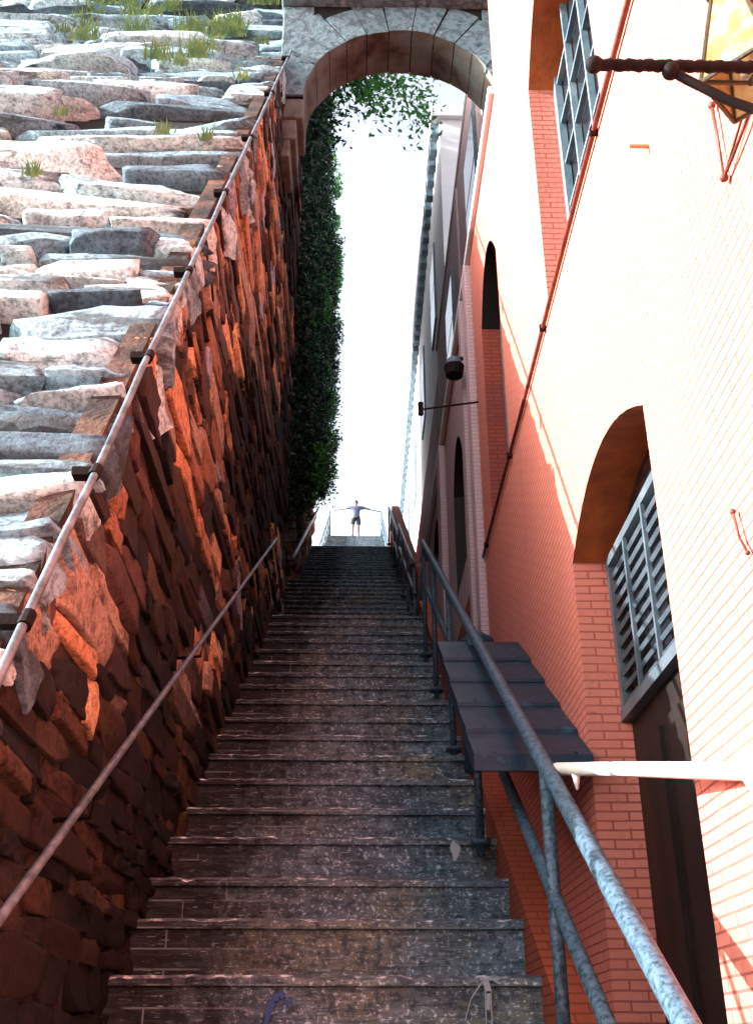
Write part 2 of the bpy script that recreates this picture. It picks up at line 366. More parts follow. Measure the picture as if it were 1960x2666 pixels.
def grid_obj(name, P, col, mt, parent, flip=False):
    ny, nx = P.shape[:2]; me = bpy.data.meshes.new(name)
    idx = np.arange(ny*nx).reshape(ny, nx)
    q = np.stack([idx[:-1, :-1], idx[:-1, 1:], idx[1:, 1:], idx[1:, :-1]], -1).reshape(-1, 4)
    if flip: q = q[:, ::-1]
    me.vertices.add(ny*nx); me.vertices.foreach_set('co', P.reshape(-1))
    me.loops.add(q.size); me.loops.foreach_set('vertex_index', q.reshape(-1))
    me.polygons.add(len(q)); me.polygons.foreach_set('loop_start', np.arange(0, q.size, 4)); me.polygons.foreach_set('loop_total', np.full(len(q), 4))
    me.update(calc_edges=True); me.validate()
    a = me.color_attributes.new('stone_col', 'FLOAT_COLOR', 'POINT')
    cc = np.ones((ny*nx, 4)); cc[:, :3] = np.clip(col.reshape(-1, 3), .003, .85); a.data.foreach_set('color', cc.reshape(-1))
    me.materials.append(mt); o = bpy.data.objects.new(name, me); C.objects.link(o)
    if parent: o.parent = parent; o.location = -Vector(parent.location)
    return o
def stonemat(name, bs, bd, sc, patch, streak):
    m = mat(name, (.5, .5, .5), .85, 0, .25); a = N(m, 'ShaderNodeAttribute', attribute_name='stone_col')
    v = mapping(m, (1, 1, 1)); f = noise(m, v, sc, 8, .75); f2 = noise(m, v, sc*4.5, 4, .7); f3 = noise(m, mapping(m, streak), 1, 6, .7)
    c = mixc(m, 1.0, a.outputs['Color'], ramp(m, f, [(.34, (.22, .22, .24)), (.47, (.85, .85, .86)), (.66, (1.25, 1.22, 1.2))]), 'MULTIPLY')
    c = mixc(m, 1.0, c, ramp(m, f2, [(.36, (.45, .45, .46)), (.55, (1.1, 1.1, 1.1))]), 'MULTIPLY')
    c = mixc(m, ramp(m, f3, [(.54, (0, 0, 0)), (.62, (.85, .85, .85))]), c, patch)
    n1 = bump(m, f, bs, bd); return setp(m, c, None, bump(m, f2, bs*.7, bd*.35, n1))
SL = 1.58; AX = -.72
def slopeZ(y_): return SL*y_-2.55
M['lit_stone'] = stonemat('rough_pale_stone', .9, .03, 11, (.05, .065, .07), (1.6, 1.6, 9))
M['side_stone'] = stonemat('iron_stained_rubble', .9, .012, 24, (.02, .012, .010), (2.2, 2.2, 4))
wall = empty('stone_retaining_wall', (AX, .56, GZ), 'massive battered retaining wall of rough stone, pale ledges in front and rust-brown side', 'wall')
# ---- separate angular stones bedded in dark joints
def cube_template(n_):
    vs = {}; vl = []; fs = []
    def vid(p):
        k = tuple(np.round(p, 5))
        if k not in vs: vs[k] = len(vl); vl.append(p)
        return vs[k]
    t = np.linspace(-1, 1, n_+1)
    for ax in range(3):
        for sg in (-1, 1):
            if ax == 2 and sg == -1: continue            # the bedded back stays open
            for i in range(n_):
                for j in range(n_):
                    q = []
                    for (x_, y_) in ((t[i], t[j]), (t[i+1], t[j]), (t[i+1], t[j+1]), (t[i], t[j+1])):
                        p = np.zeros(3); p[ax] = sg; p[(ax+1) % 3] = x_; p[(ax+2) % 3] = y_; q.append(vid(p))
                    fs.append(q if sg > 0 else q[::-1])
    return np.array(vl), np.array(fs)
def blocks(name, items, frame, cols, mt, parent, seed, tn=6, cuts=7, rough=.05, tilt=1.0):
    """items: centre(3), half sizes (u, v, n); frame: u, v, n axes"""
    tv, tf = cube_template(tn); r_ = np.random.default_rng(seed); U_, V_, N_ = [np.array(x_, float) for x_ in frame]
    VV = []; FF = []; CC = []
    for k, (c, hs_) in enumerate(items):
        p = tv.copy()
        p[:, :2] = np.sign(p[:, :2])*np.abs(p[:, :2])**.8
        for q in range(cuts):
            nn = r_.normal(0, 1, 3); nn[2] = abs(nn[2])*r_.uniform(.2, 1.6); nn /= np.linalg.norm(nn); sp_ = np.abs(nn).sum()
            e_ = p @ nn-sp_*r_.uniform(.60, .86); p -= np.maximum(e_, 0)[:, None]*nn
        for q in range(4):
            kv = r_.normal(0, 1, 3)*(1.5+2.2*q); ph = r_.uniform(0, 6.28); p += r_.normal(0, 1, 3)*rough/(1+.5*q)*np.sin(p @ kv+ph)[:, None]
        hs_ = np.array(hs_); w = p*hs_
        a_, b_, c_ = r_.normal(0, .10, 3)*tilt
        w = w+np.stack([-a_*w[:, 1]*.6, a_*w[:, 0]*.45, b_*w[:, 0]*.6+(c_*1.3-.10*tilt)*w[:, 1]], 1)
        VV.append(np.array(c)+w[:, :1]*U_+w[:, 1:2]*V_+w[:, 2:3]*N_); FF.append(tf+k*len(tv))
        CC.append(np.repeat(cols[k][None], len(tv), 0))
    VV = np.concatenate(VV); FF = np.concatenate(FF); CC = np.concatenate(CC)
    me = bpy.data.meshes.new(name); me.vertices.add(len(VV)); me.vertices.foreach_set('co', VV.reshape(-1))
    me.loops.add(FF.size); me.loops.foreach_set('vertex_index', FF.reshape(-1)); me.polygons.add(len(FF))
    me.polygons.foreach_set('loop_start', np.arange(0, FF.size, 4)); me.polygons.foreach_set('loop_total', np.full(len(FF), 4)); me.update(calc_edges=True)
    at = me.color_attributes.new('stone_col', 'FLOAT_COLOR', 'POINT'); c4 = np.ones((len(VV), 4)); c4[:, :3] = np.clip(CC, .004, .85); at.data.foreach_set('color', c4.reshape(-1))
    me.materials.append(mt); o = bpy.data.objects.new(name, me); C.objects.link(o); o.parent = parent; o.location = -Vector(parent.location); return o
SLN = math.hypot(1, SL)
r2 = np.random.default_rng(9); items = []; cols = []
pal = np.array([(.38, .60, .70), (.26, .42, .50), (.55, .76, .82), (.10, .165, .21), (.66, .82, .83), (.46, .64, .68)])
v0 = 0.
while v0 < 24:
    yb_ = .56+v0/SLN; h = min(.07+.030*v0, .36)*r2.choice([.45, .8, 1.15, 1.6], p=[.25, .35, .28, .12])
    x_ = AX+.005; xl = AX-1.2-(yb_*.62+.6)*1.25
    while x_ > xl:
        w = h*r2.lognormal(.95, .45); w = min(w, 1.5); hh = h*r2.uniform(.82, 1.04); gap = h*r2.uniform(.02, .13)
        if r2.random() < .30: hh *= r2.uniform(.55, .85)
        vc = v0+h-hh/2; yc_ = .56+vc/SLN; prot_ = h*r2.uniform(-.22, .26)
        hn = h*.55; prot_ = -hn*.33 if x_ > AX-.01 else prot_; c = np.array([x_-w/2, yc_, slopeZ(yc_)])+np.array([0, -SL, 1])/SLN*(prot_-hn*.62)
        if r2.random() < .95: items.append((c, (w/2-gap/2, hh/2-gap*.35, hn))); cols.append(pal[r2.integers(0, 6)]*r2.uniform(.75, 1.15))
        x_ -= w
    v0 += h
print('front stones', len(items))
blocks('front_face', items, ((1, 0, 0), (0, 1/SLN, SL/SLN), (0, -SL/SLN, 1/SLN)), cols, M['lit_stone'], wall, 3, 7, 6, .045)
# side
r2 = np.random.default_rng(10); items = []; cols = []
pal = np.array([(.64, .32, .17), (.32, .155, .09), (.10, .052, .04), (.40, .28, .21), (.04, .024, .02), (.014, .011, .012), (.42, .43, .50), (.80, .48, .27), (.14, .10, .085)])
pr = np.array([.18, .16, .13, .12, .12, .10, .05, .08, .06])
def zlow(y_): return (.625*y_-1.935-.30) if y_ < 8.6 else 3.1+max(0, y_-9.7)*.625
z0 = -1.8
while z0 < 12.8:
    h = r2.uniform(.04, .13)*(1+.13*max(0, z0))
    ya = max(.6, (z0+h+.02+2.55)/SL); y_ = ya+.01
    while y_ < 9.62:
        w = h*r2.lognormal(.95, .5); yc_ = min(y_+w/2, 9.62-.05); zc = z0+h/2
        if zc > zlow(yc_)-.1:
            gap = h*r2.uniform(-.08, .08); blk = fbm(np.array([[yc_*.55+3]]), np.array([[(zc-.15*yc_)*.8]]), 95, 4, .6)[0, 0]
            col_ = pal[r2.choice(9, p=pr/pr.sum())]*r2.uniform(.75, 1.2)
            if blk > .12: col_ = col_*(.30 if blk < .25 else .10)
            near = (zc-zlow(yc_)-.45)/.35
            if near+r2.normal(0, .35) < .6: col_ = col_*.12+.002  # stones low on the wall blackened: shade painted into their colour
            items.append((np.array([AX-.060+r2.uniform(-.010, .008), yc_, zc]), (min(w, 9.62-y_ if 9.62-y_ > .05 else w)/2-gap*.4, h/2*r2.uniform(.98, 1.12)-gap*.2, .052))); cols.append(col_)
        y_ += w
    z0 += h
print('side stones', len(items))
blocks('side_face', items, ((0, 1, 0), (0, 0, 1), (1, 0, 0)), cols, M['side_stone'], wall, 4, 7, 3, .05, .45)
# solid behind
g = MB(); yA = .62; yB = 13.5
g.prism([(.66, GZ-.2), (9.6, GZ-.2), (9.6, slopeZ(9.6)-.15), (.66, slopeZ(.66)-.15)], -10, AX-.10)
g.prism([(9.6, GZ-.2), (13.6, GZ-.2), (13.6, slopeZ(13.2)-.2), (13.2, slopeZ(13.2)-.2), (9.6, slopeZ(9.6)-.06)], -10.2, -1.15)
g.build('wall_core', M['joint'], wall)
g = MB(); g.prism([(.62, GZ-.2), (9.6, GZ-.2), (9.6, slopeZ(9.6)-.02), (.62, slopeZ(.62)-.02)], AX-.12, AX-.030); g.build('side_mortar', M['sidemortar'], wall)

# pipe up the wall's corner
pp = empty('corner_pipe', (AX, .9, slopeZ(.9)), 'weathered grey jointed pipe running up the corner of the stone wall', 'pipe')
dirv = Vector((0, 1, SL)).normalized(); off = Vector((.035, -.045, .03))
g = MB(); pl = []
for t in np.linspace(0, 15.2, 60):
    p = Vector((AX, .9, slopeZ(.9)))+dirv*t+off; pl.append(p+Vector((random.uniform(-.004, .004), random.uniform(-.004, .004), 0)))
g.tube(pl, .0105, 10); g.build('pipe_run', M['pipe'], pp, True)
for t in (1.05, 1.75, 2.25, 2.9, 3.7, 4.6, 5.9, 7.3, 9.0, 11):
    g = MB(); p = Vector((AX, .9, slopeZ(.9)))+dirv*t+off
    g.tube([p-dirv*.022, p+dirv*.022], .016, 10); g.box(-.06, .0, -.008, .03, -.012, .012, M=Matrix.Translation(p)); g.build('pipe_collar', M['iron'], pp)

# ------------------------------------------------------------------ brick building beside the stairs
BX = .70; DEP = .135
def wall_open(mb, x, y0, y1, z0, z1, ops, dep, ms=(0, 1, 2), seg=14):
    """west-facing wall at x; ops = (ya, yb, za, zspring, rise)"""
    cols = sorted(set((o[0], o[1]) for o in ops)); cur = y0
    for (a, b) in cols:
        if a > cur: mb.quad((x, cur, z0), (x, cur, z1), (x, a, z1), (x, a, z0), ms[0])
        st = sorted([o for o in ops if (o[0], o[1]) == (a, b)], key=lambda o: o[2])
        ys = np.linspace(a, b, seg+1); low = lambda y_: z0
        def arc(o): return lambda y_: o[3]+o[4]*(1-((y_-(a+b)/2)/((b-a)/2))**2)
        for o in st:
            for i in range(seg):
                p, q = ys[i], ys[i+1]; mb.quad((x, p, low(p)), (x, p, o[2]), (x, q, o[2]), (x, q, low(q)), ms[0])
            f = arc(o)
            mb.quad((x, a, o[2]), (x, a, o[3]), (x+dep, a, o[3]), (x+dep, a, o[2]), ms[1])
            mb.quad((x, b, o[2]), (x+dep, b, o[2]), (x+dep, b, o[3]), (x, b, o[3]), ms[1])
            mb.quad((x, a, o[2]), (x+dep, a, o[2]), (x+dep, b, o[2]), (x, b, o[2]), ms[1])
            for i in range(seg):
                p, q = ys[i], ys[i+1]; mb.quad((x, p, f(p)), (x, q, f(q)), (x+dep, q, f(q)), (x+dep, p, f(p)), ms[2])
            low = f
        for i in range(seg):
            p, q = ys[i], ys[i+1]; mb.quad((x, p, low(p)), (x, p, z1), (x, q, z1), (x, q, low(q)), ms[0])
        cur = b
    if cur < y1: mb.quad((x, cur, z0), (x, cur, z1), (x, y1, z1), (x, y1, z0), ms[0])
bld = empty('salmon_brick_building', (BX, 0, GZ), 'tall salmon-painted brick building along the right of the stairs with arched openings', 'building')
ops1 = [(2.18, 3.12, -1.5, 1.43, .15), (2.18, 3.12, 2.50, 3.62, .30)]
mb = MB(); wall_open(mb, BX, -4, 3.93, GZ, 8.5, ops1, DEP+.02)
# rest of the block
mb.quad((BX, 3.93, 4.54), (BX, 3.93, 8.5), (9, 3.93, 8.5), (9, 3.93, 4.54), 0)
mb.quad((BX, -4, GZ), (9, -4, GZ), (9, -4, 8.5), (BX, -4, 8.5), 0)
mb.quad((BX, -4, 8.5), (9, -4, 8.5), (9, 3.93, 8.5), (BX, 3.93, 8.5), 0)
mb.quad((9, -4, GZ), (9, 12, GZ), (9, 12, 8.5), (9, -4, 8.5), 0)
mb.build('front_wall', [M['salmon'], M['salmon'], M['rust']], bld)
ops2 = [(4.22, 4.90, 2.47, 3.72, .28)]
mb = MB(); wall_open(mb, BX, 3.93, 5.25, GZ, 4.54, ops2, DEP+.02)
mb.quad((BX, 3.93, 4.54), (9, 3.93, 4.54), (9, 12.2, 4.54), (BX, 12.2, 4.54), 0)
mb.quad((BX, 12.2, GZ), (BX, 12.2, 4.54), (9, 12.2, 4.54), (9, 12.2, GZ), 0)
mb.build('low_wing', [M['salmon'], M['redbrick'], M['doorwood']], bld)
ops3 = [(6.25, 6.95, 2.9, 3.72, .28), (8.3, 9.0, 3.9, 4.2, .15)]
mb = MB(); wall_open(mb, BX+.012, 5.25, 12.2, 2.6, 4.54, ops3, DEP+.02)
mb.build('far_wing', [M['mauve'], M['doorwood'], M['doorwood']], bld)
mb = MB(); mb.quad((BX+.006, 5.25, GZ), (BX+.006, 5.25, 2.6), (BX+.006, 12.2, 2.6), (BX+.006, 12.2, GZ)); mb.build('wing_base', M['redbrick'], bld)
for pa, pb in ((5.26, 5.42), (5.62, 5.74), (7.5, 7.8), (9.8, 10.1)):
    mb = MB(); mb.box(BX-.04, BX+.011, pa, pb, 1.2, 4.5); mb.build('pilaster', M['mauve'], bld, bevel=.006)
# coping on the wing, pale pilaster strip at the block's far corner
g = MB(); g.box(BX-.03, BX+.25, 3.94, 12.2, 4.543, 4.60); g.build('wing_coping', M['pale'], bld, bevel=.006)
# window fittings
def window(y0, y1, z0, zs, rise, xb, mull=3, bars=5):
    f = MB(); t = .035
    zt_ = zs+rise
    f.box(xb-.03, xb, y0, y0+t, z0, zs); f.box(xb-.03, xb, y1-t, y1, z0, zs+.05); f.box(xb-.032, xb, y0, y1, z0, z0+t)
    for i in range(1, mull+1):
        yy = y0+(y1-y0)*i/(mull+1); f.box(xb-.026, xb, yy-.007, yy+.007, z0+t, zt_-.04)
    for i in range(1, bars+1):
        zz = z0+(zs-z0)*i/bars; f.box(xb-.022, xb, y0+t, y1-t, zz-.006, zz+.006)
    wo = f.build('window', M['bluepaint'], bld)
    p = MB(); p.quad((xb+.004, y0-.02, z0-.02), (xb+.004, y0-.02, zt_+.05), (xb+.004, y1+.02, zt_+.05), (xb+.004, y1+.02, z0-.02))
    po = p.build('pane', M['darkglass']); po.parent = wo; po.location = (0, 0, 0)
    return wo
window(2.18, 3.12, 2.50, 3.62, .30, BX+DEP)
window(4.22, 4.90, 2.47, 3.72, .28, BX+DEP)
window(6.25, 6.95, 2.9, 3.72, .28, BX+DEP, 1, 3)
window(8.3, 9.0, 3.9, 4.2, .15, BX+DEP, 1, 1)
# grille in the head of the lower opening and the door beneath
gr = MB(); xb = BX+DEP
gr.box(xb-.03, xb, 2.19, 2.22, .93, 1.43); gr.box(xb-.03, xb, 3.08, 3.11, .93, 1.43); gr.box(xb-.032, xb, 2.18, 3.12, .90, .935); gr.box(xb-.032, xb, 2.19, 3.11, 1.40, 1.43)
for i in range(10):
    zz = .955+i*.046
    gr.box(-.02, .003, 2.22, 3.08, -.006, .006, M=Matrix.Translation((xb-.008, 0, zz)) @ Matrix.Rotation(R(-35), 4, 'Y'))
for yy in (2.43, 2.65, 2.87): gr.box(xb-.034, xb-.022, yy-.007, yy+.007, .935, 1.40)
gr.build('louvre_grille', M['slat'], bld)
g = MB(); g.quad((xb+.012, 2.1, .85), (xb+.012, 2.1, 1.75), (xb+.012, 3.2, 1.75), (xb+.012, 3.2, .85)); g.build('pane', M['darkglass'], bld)
g = MB(); g.box(xb, xb+.03, 2.15, 3.14, GZ, .90)
for yy in (2.3, 2.55, 2.8): g.box(xb-.015, xb, yy, yy+.16, -1.2, -.15); g.box(xb-.015, xb, yy, yy+.16, -.05, .8)
g.build('door', M['doorwood'], bld)
# conduit along the wall with clips
cd = empty('wall_conduit', (BX, 1, 2.44), 'thin red-brown conduit running level along the salmon wall under the windows', 'conduit')
g = MB(); g.tube([(BX-.012, y_, 2.44+.004*math.sin(y_*3)) for y_ in np.linspace(-1.5, 5.25, 60)], .0085, 8); g.build('conduit_run', M['conduit'], cd, True)
for yy in np.arange(1.3, 5.2, .95):
    g = MB(); g.box(BX-.024, BX-.001, yy-.006, yy+.006, 2.426, 2.453); g.build('clip', M['iron'], cd)
# plinth band stringer between stair edge and wall
g = MB(); st = [( -.2, GZ), (8.9, .625*8.9-1.935-1.2), (8.9, .625*8.9-1.935+.10), (.9, .625*.9-1.935+.10), (.55, GZ+.1)]
g.prism([(.55, GZ-.1), (8.9, 2.4), (8.9, .625*8.9-1.935+.06), (.75, .625*.75-1.935+.06)], .56, BX-.003)
M['deepred'] = brickmat('deep_red_painted_brick', (.46, .105, .05), (.42, .09, .042), (.22, .04, .02), stain=(.30, .06, .03))
tag(g.build('stair_kerb', M['deepred']), 'sloping red-painted brick kerb between the steps and the salmon building', 'kerb')

# ------------------------------------------------------------------ sloping sheet cover
cv = empty('sloping_sheet_cover', (.6, 3.06, .6), 'dark blue metal sheet cover stepping up the slope between railing and salmon wall', 'cover')
ys = [3.06, 3.26, 3.50, 3.76, 4.02, 4.26]
for i in range(5):
    g = MB(); a, b = ys[i], ys[i+1]+.05; za = .785+(a-3.06)*.664; zb_ = za+(b-a)*.60
    x0, x1 = .345, .694
    g.v += [(x0, a, za), (x1, a, za-.0), (x1, b, zb_), (x0, b, zb_), (x0, a, za-.014), (x1, a, za-.014), (x1, b, zb_-.014), (x0, b, zb_-.014)]
    for f in ((0, 1, 2, 3), (7, 6, 5, 4), (0, 4, 5, 1), (1, 5, 6, 2), (2, 6, 7, 3), (3, 7, 4, 0)): g.f.append(f); g.m.append(0)
    for k in range(3): g.box(.40+.12*k, .412+.12*k, a+.01, a+.022, za+.004, za+.012)
    g.build('sheet', M['sheet'], cv)
g = MB(); g.box(.343, .692, 3.052, 3.066, .735, .783); g.build('front_lip', M['sheet'], cv)
g = MB(); g.prism([(3.07, .72), (4.3, .72+1.23*.664), (4.3, .78+1.23*.664-.02), (3.07, .765)], .346, .356); g.build('side_skirt', M['sheet'], cv)
for k in range(1, 4):
    yy = 3.12+.34*k; g = MB(); g.box(.36, .694, yy, yy+.025, .785+(yy-3.06)*.664-.055, .785+(yy-3.06)*.664-.016); g.build('support_bar', M['iron'], cv)
# the drum-like vent beyond the cover
# ------------------------------------------------------------------ railings
def rail_line(C0): return lambda y_: .625*y_-C0
def railing(name, y0, y1, x, zf, posts, mt, label, h=.9, mid=.33, group='metal handrails beside the steps', r=.021):
    e = empty(name, (x, y0, zf(y0)), label, 'railing', group)
    n_ = 10
    g = MB(); pts = [(x+random.uniform(-.002, .002), y_, zf(y_)+h) for y_ in np.linspace(y0, y1, n_)]
    g.tube(pts, r, 12); g.build('top_rail', mt, e, True)
    if mid:
        g = MB(); g.tube([(x+.002, y_, zf(y_)+h-mid) for y_ in np.linspace(y0, y1-.05, n_)], r*.85, 10); g.build('mid_rail', mt, e, True)
    for py in posts:
        g = MB(); g.tube([(x, py, zf(py)-.04), (x, py, zf(py)+h-.005)], r*.8, 10)
        g.tube([(x, py, zf(py)+.0), (x, py, zf(py)+.02)], r*2, 10); g.build('post', mt, e, True)
    return e
F1 = rail_line(1.935)
railing('stair_railing', .75, 7.2, .492, F1, [1.55, 2.74, 4.27, 5.28, 6.3, 7.15], M['rail'], 'flaking blue-grey double-rail railing beside the lower right of the steps')
def wallrail(x, y0, y1, zf, label, wx, r=.0100, h=.9):
    e = empty('wall_handrail', (x, y0, zf(y0)+h), label, 'handrail', 'metal handrails beside the steps')
    g = MB(); g.tube([(x, y_, zf(y_)+h) for y_ in np.linspace(y0, y1, 12)], r, 12); g.build('rail', M['rail_pale'], e, True)
    for yy in np.arange(y0+.3, y1, 1.5):
        g = MB(); g.tube([(wx, yy, zf(yy)+h-.09), (x-.01, yy, zf(yy)+h-.08), (x, yy, zf(yy)+h-.01)], .007, 8); g.build('bracket', M['iron'], e, True)
    return e
wallrail(-.628, .8, 7.35, F1, 'long straight pale handrail fixed to the rust-brown stone wall at lower left', AX-.02)
# flight 2: nosings start at y=9.73
F2 = lambda y_: 3.585+.625*(y_-9.73)
wallrail(-.66, 9.75, 13.2, F2, 'shorter pale handrail on the left of the second flight in front of the ivy', -1.0, .02)
F3 = lambda y_: 6.02+.625*(y_-14.53)
wallrail(-.88, 14.6, 20.8, F3, 'short pale handrail on the left of the third flight under the ivy', -1.05, .022)
railing('stair_railing', 9.75, 13.3, .57, F2, [9.8, 11, 12.1, 13.2], M['rail_pale'], 'pale double-rail railing on the right of the second flight of steps', .85, .33, r=.021)
railing('stair_railing', 14.6, 20.9, .68, F3, [14.7, 16.2, 17.8, 19.4, 20.8], M['rail'], 'blue-grey railing on the right of the third flight, in the middle distance', .9, .4, r=.026)
# top: flights 4 and 5
Y5 = TOPY-1.0-30*T; Z5 = TOPZ-30*RI
F5 = lambda y_: Z5+.625*(y_-Y5)
railing('stair_railing', Y5, TOPY-1, .98, F5, list(np.linspace(Y5, TOPY-1, 6)), M['rail'], 'thin dark railing at the top right of the stairs beside the standing person', .95, .45, r=.03)
railing('stair_railing', Y5, TOPY-1, -1.22, F5, list(np.linspace(Y5, TOPY-1, 6)), M['rail_pale'], 'thin pale railing at the top left of the stairs beside the standing person', .95, .45, r=.03)
railing('landing_railing', TOPY-.9, TOPY+.9, -1.22, lambda y_: TOPZ, [TOPY-.85, TOPY+.85], M['rail_pale'], 'short pale railing on the left edge of the top landing', 1.15, .45, r=.025)
railing('landing_railing', TOPY-.9, TOPY+.9, .98, lambda y_: TOPZ, [TOPY-.85, TOPY+.85], M['rail_pale'], 'short pale railing on the right edge of the top landing', 1.15, .45, r=.025)
CR = TOPY-.55
e = empty('cross_railing', (0, CR, TOPZ), 'pale railing crossing the top landing just behind the person', 'railing')
g = MB(); g.tube([(-1.22, CR, TOPZ+1.38), (-.5, CR, TOPZ+1.50), (.3, CR, TOPZ+1.50), (.98, CR, TOPZ+1.36)], .022, 8); g.build('top_rail', M['rail_pale'], e, True)
for x_ in (-1.22, .98): g = MB(); g.tube([(x_, CR, TOPZ), (x_, CR, TOPZ+1.38)], .025, 8); g.build('post', M['rail_pale'], e, True)

# white bar between railing and wall
g = MB(); a = Vector((.515, 2.70, .655)); b = Vector((.70, 1.795, .432))
g.tube([a, a.lerp(b, .5)+Vector((0, 0, .002)), b], .0165, 12)
h = a.lerp(b, .13); g.tube([h, h+Vector((0, 0, -.05))], [.014, .003], 8)
g.tube([b+Vector((-.012, .02, 0)), b], .035, 14)
tag(g.build('white_bar', M['whitebar'], None, True), 'chipped white bar reaching from the railing across the dark doorway to the wall', 'bar')

# ------------------------------------------------------------------ lantern on its bracket
LY = 1.13; az = LY*1.212
lb = empty('lantern_bracket', (BX, LY, az), 'black twisted iron bracket arm projecting from the salmon wall', 'bracket')
g = MB(); pts = []; rs = []
for i in range(60):
    x_ = BX-(BX-.362)*i/59; pts.append((x_, LY, az+.0012*math.sin(i*1.3))); rs.append(.0095+.0009*math.sin(i*2.3))
g.tube(pts, rs, 8); g.ball((.36, LY, az), .014, 8)
g.build('arm', M['iron'], lb, True)
g = MB(); g.tube([(.47, LY, az-.004), (.50, LY, az-.03), (.56, LY, az-.075), (.63, LY, az-.11), (BX, LY, az-.17)], .0075, 8); g.ball((.478, LY, az-.012), .014, 8)
g.build('brace', M['iron'], lb, True)
g = MB(); g.box(BX-.008, BX-.001, LY-.03, LY+.03, az-.2, az+.05); g.build('wall_plate', M['iron'], lb)
lx, ly, lz = .622, 1.175, az+.018
ln = empty('wall_lantern', (lx, ly, lz), 'amber glass lantern with dark frame above the black bracket arm at top right', 'lantern')
def ring(hd, z_): return [Vector((lx+hd*math.cos(a_), ly+hd*math.sin(a_), z_)) for a_ in (math.pi, math.pi*1.5, 0, math.pi*.5)]
bot, top = ring(.080, lz), ring(.034, lz+.20)
g = MB()
for rg in (bot, top):
    for i in range(4): g.tube([rg[i], rg[(i+1) % 4]], .0042, 6)
for i in range(4): g.tube([bot[i], top[i]], .0038, 6)
g.build('frame', M['lampframe'], ln)
for i in range(4):
    g = MB(); j = (i+1) % 4; g.quad(bot[i], bot[j], top[j], top[i]); g.build('glass_pane', M['amber'], ln)
g = MB(); ap = Vector((lx, ly, lz+.26)); tp = ring(.045, lz+.203)
for i in range(4): g.poly([tp[i], tp[(i+1) % 4], ap])
g.poly(list(reversed(tp))); g.ball(ap, .008, 6); g.build('roof', M['lampframe'], ln)
g = MB(); g.tube([(lx, ly, lz+.01), (lx, ly, lz+.05)], .012, 12); g.ball((lx, ly, lz+.07), .022, 10); g.build('bulb', mat('milky_bulb', (.8, .75, .6), .3), ln, True)
g = MB(); g.tube([bot[0], bot[2]], .004, 6); g.tube([(lx, ly, lz), (lx, LY, az)], .006, 8); g.build('foot_bar', M['lampframe'], ln)
# slack wires pinned to the wall below the lantern
g = MB(); wx_ = BX-.012
def wallpt(y_, z_): return (wx_, y_, z_)
g.tube([wallpt(1.464, 1.664), wallpt(1.468, 1.58), wallpt(1.474, 1.482), wallpt(1.42, 1.483), wallpt(1.36, 1.487), wallpt(1.28, 1.50)], .0035, 6)
g.tube([wallpt(1.474, 1.482), wallpt(1.40, 1.50), wallpt(1.34, 1.515), wallpt(1.26, 1.54)], .0028, 6)
g.ball(wallpt(1.474, 1.482), .009, 6); g.ball(wallpt(1.464, 1.664), .008, 6)
tag(g.build('slack_wire', M['conduit'], None, True), 'thin slack red-brown wire looping on the wall under the lantern', 'wire')
g = MB(); g.tube([wallpt(1.71, .89), wallpt(1.70, .83), wallpt(1.675, .79)], .003, 6); g.ball(wallpt(1.71, .89), .006, 6); g.ball(wallpt(1.675, .79), .005, 6)
tag(g.build('wall_hook', M['conduit'], None, True), 'small rusty hook on the sunlit wall above the white bar', 'hook')
g = MB(); g.tube([(.652, 1.863, 1.973), (.70, 1.863, 1.973)], .0055, 8)
tag(g.build('wall_stub', M['salmon_plain']), 'small stub rod sticking out of the sunlit wall right of the conduit', 'stub')

# ------------------------------------------------------------------ arch over the stairs
AY0, AY1 = 7.0, 7.5; XC, RR = .37, .92; ZS = 8.0; AT = 9.27
XL, XR = -.78, 1.32
ar = empty('stone_arch', (XC, AY0, ZS), 'stone arch spanning high over the stairs between the stone wall and the building', 'arch')
NV = 13
def arcpt(t, r, y_): return Vector((XC+r*math.cos(t), y_, ZS+r*math.sin(t)*1.0))
for k in range(NV):
    t0 = math.pi*k/NV+.006; t1 = math.pi*(k+1)/NV-.006; g = MB(); n_ = 4
    ro = .40+random.uniform(-.10, .10); yo = random.uniform(-.012, .008)
    ts = np.linspace(t0, t1, n_+1)
    def outer(t):
        r = RR+ro; p = arcpt(t, r, AY0); return Vector((min(max(p.x, XL), XR), p.y, min(p.z, AT-.01)))
    for i in range(n_):
        a, b = ts[i], ts[i+1]; ia, ib = arcpt(a, RR, AY0+yo), arcpt(b, RR, AY0+yo); oa, ob = outer(a), outer(b); oa.y = ob.y = AY0+yo
        back = Vector((0, AY1-AY0-2*yo, 0))
        g.quad(ia, oa, ob, ib, 0); g.quad(ia+back, ib+back, ob+back, oa+back, 0); g.quad(ia, ib, ib+back, ia+back, 1); g.quad(oa, oa+back, ob+back, ob, 0)
        if i == 0: g.quad(ia, ia+back, oa+back, oa, 0)
        if i == n_-1: g.quad(ib, ob, ob+back, ib+back, 0)
    g.build('voussoir', [M['archstone'], M['archsoffit']], ar)
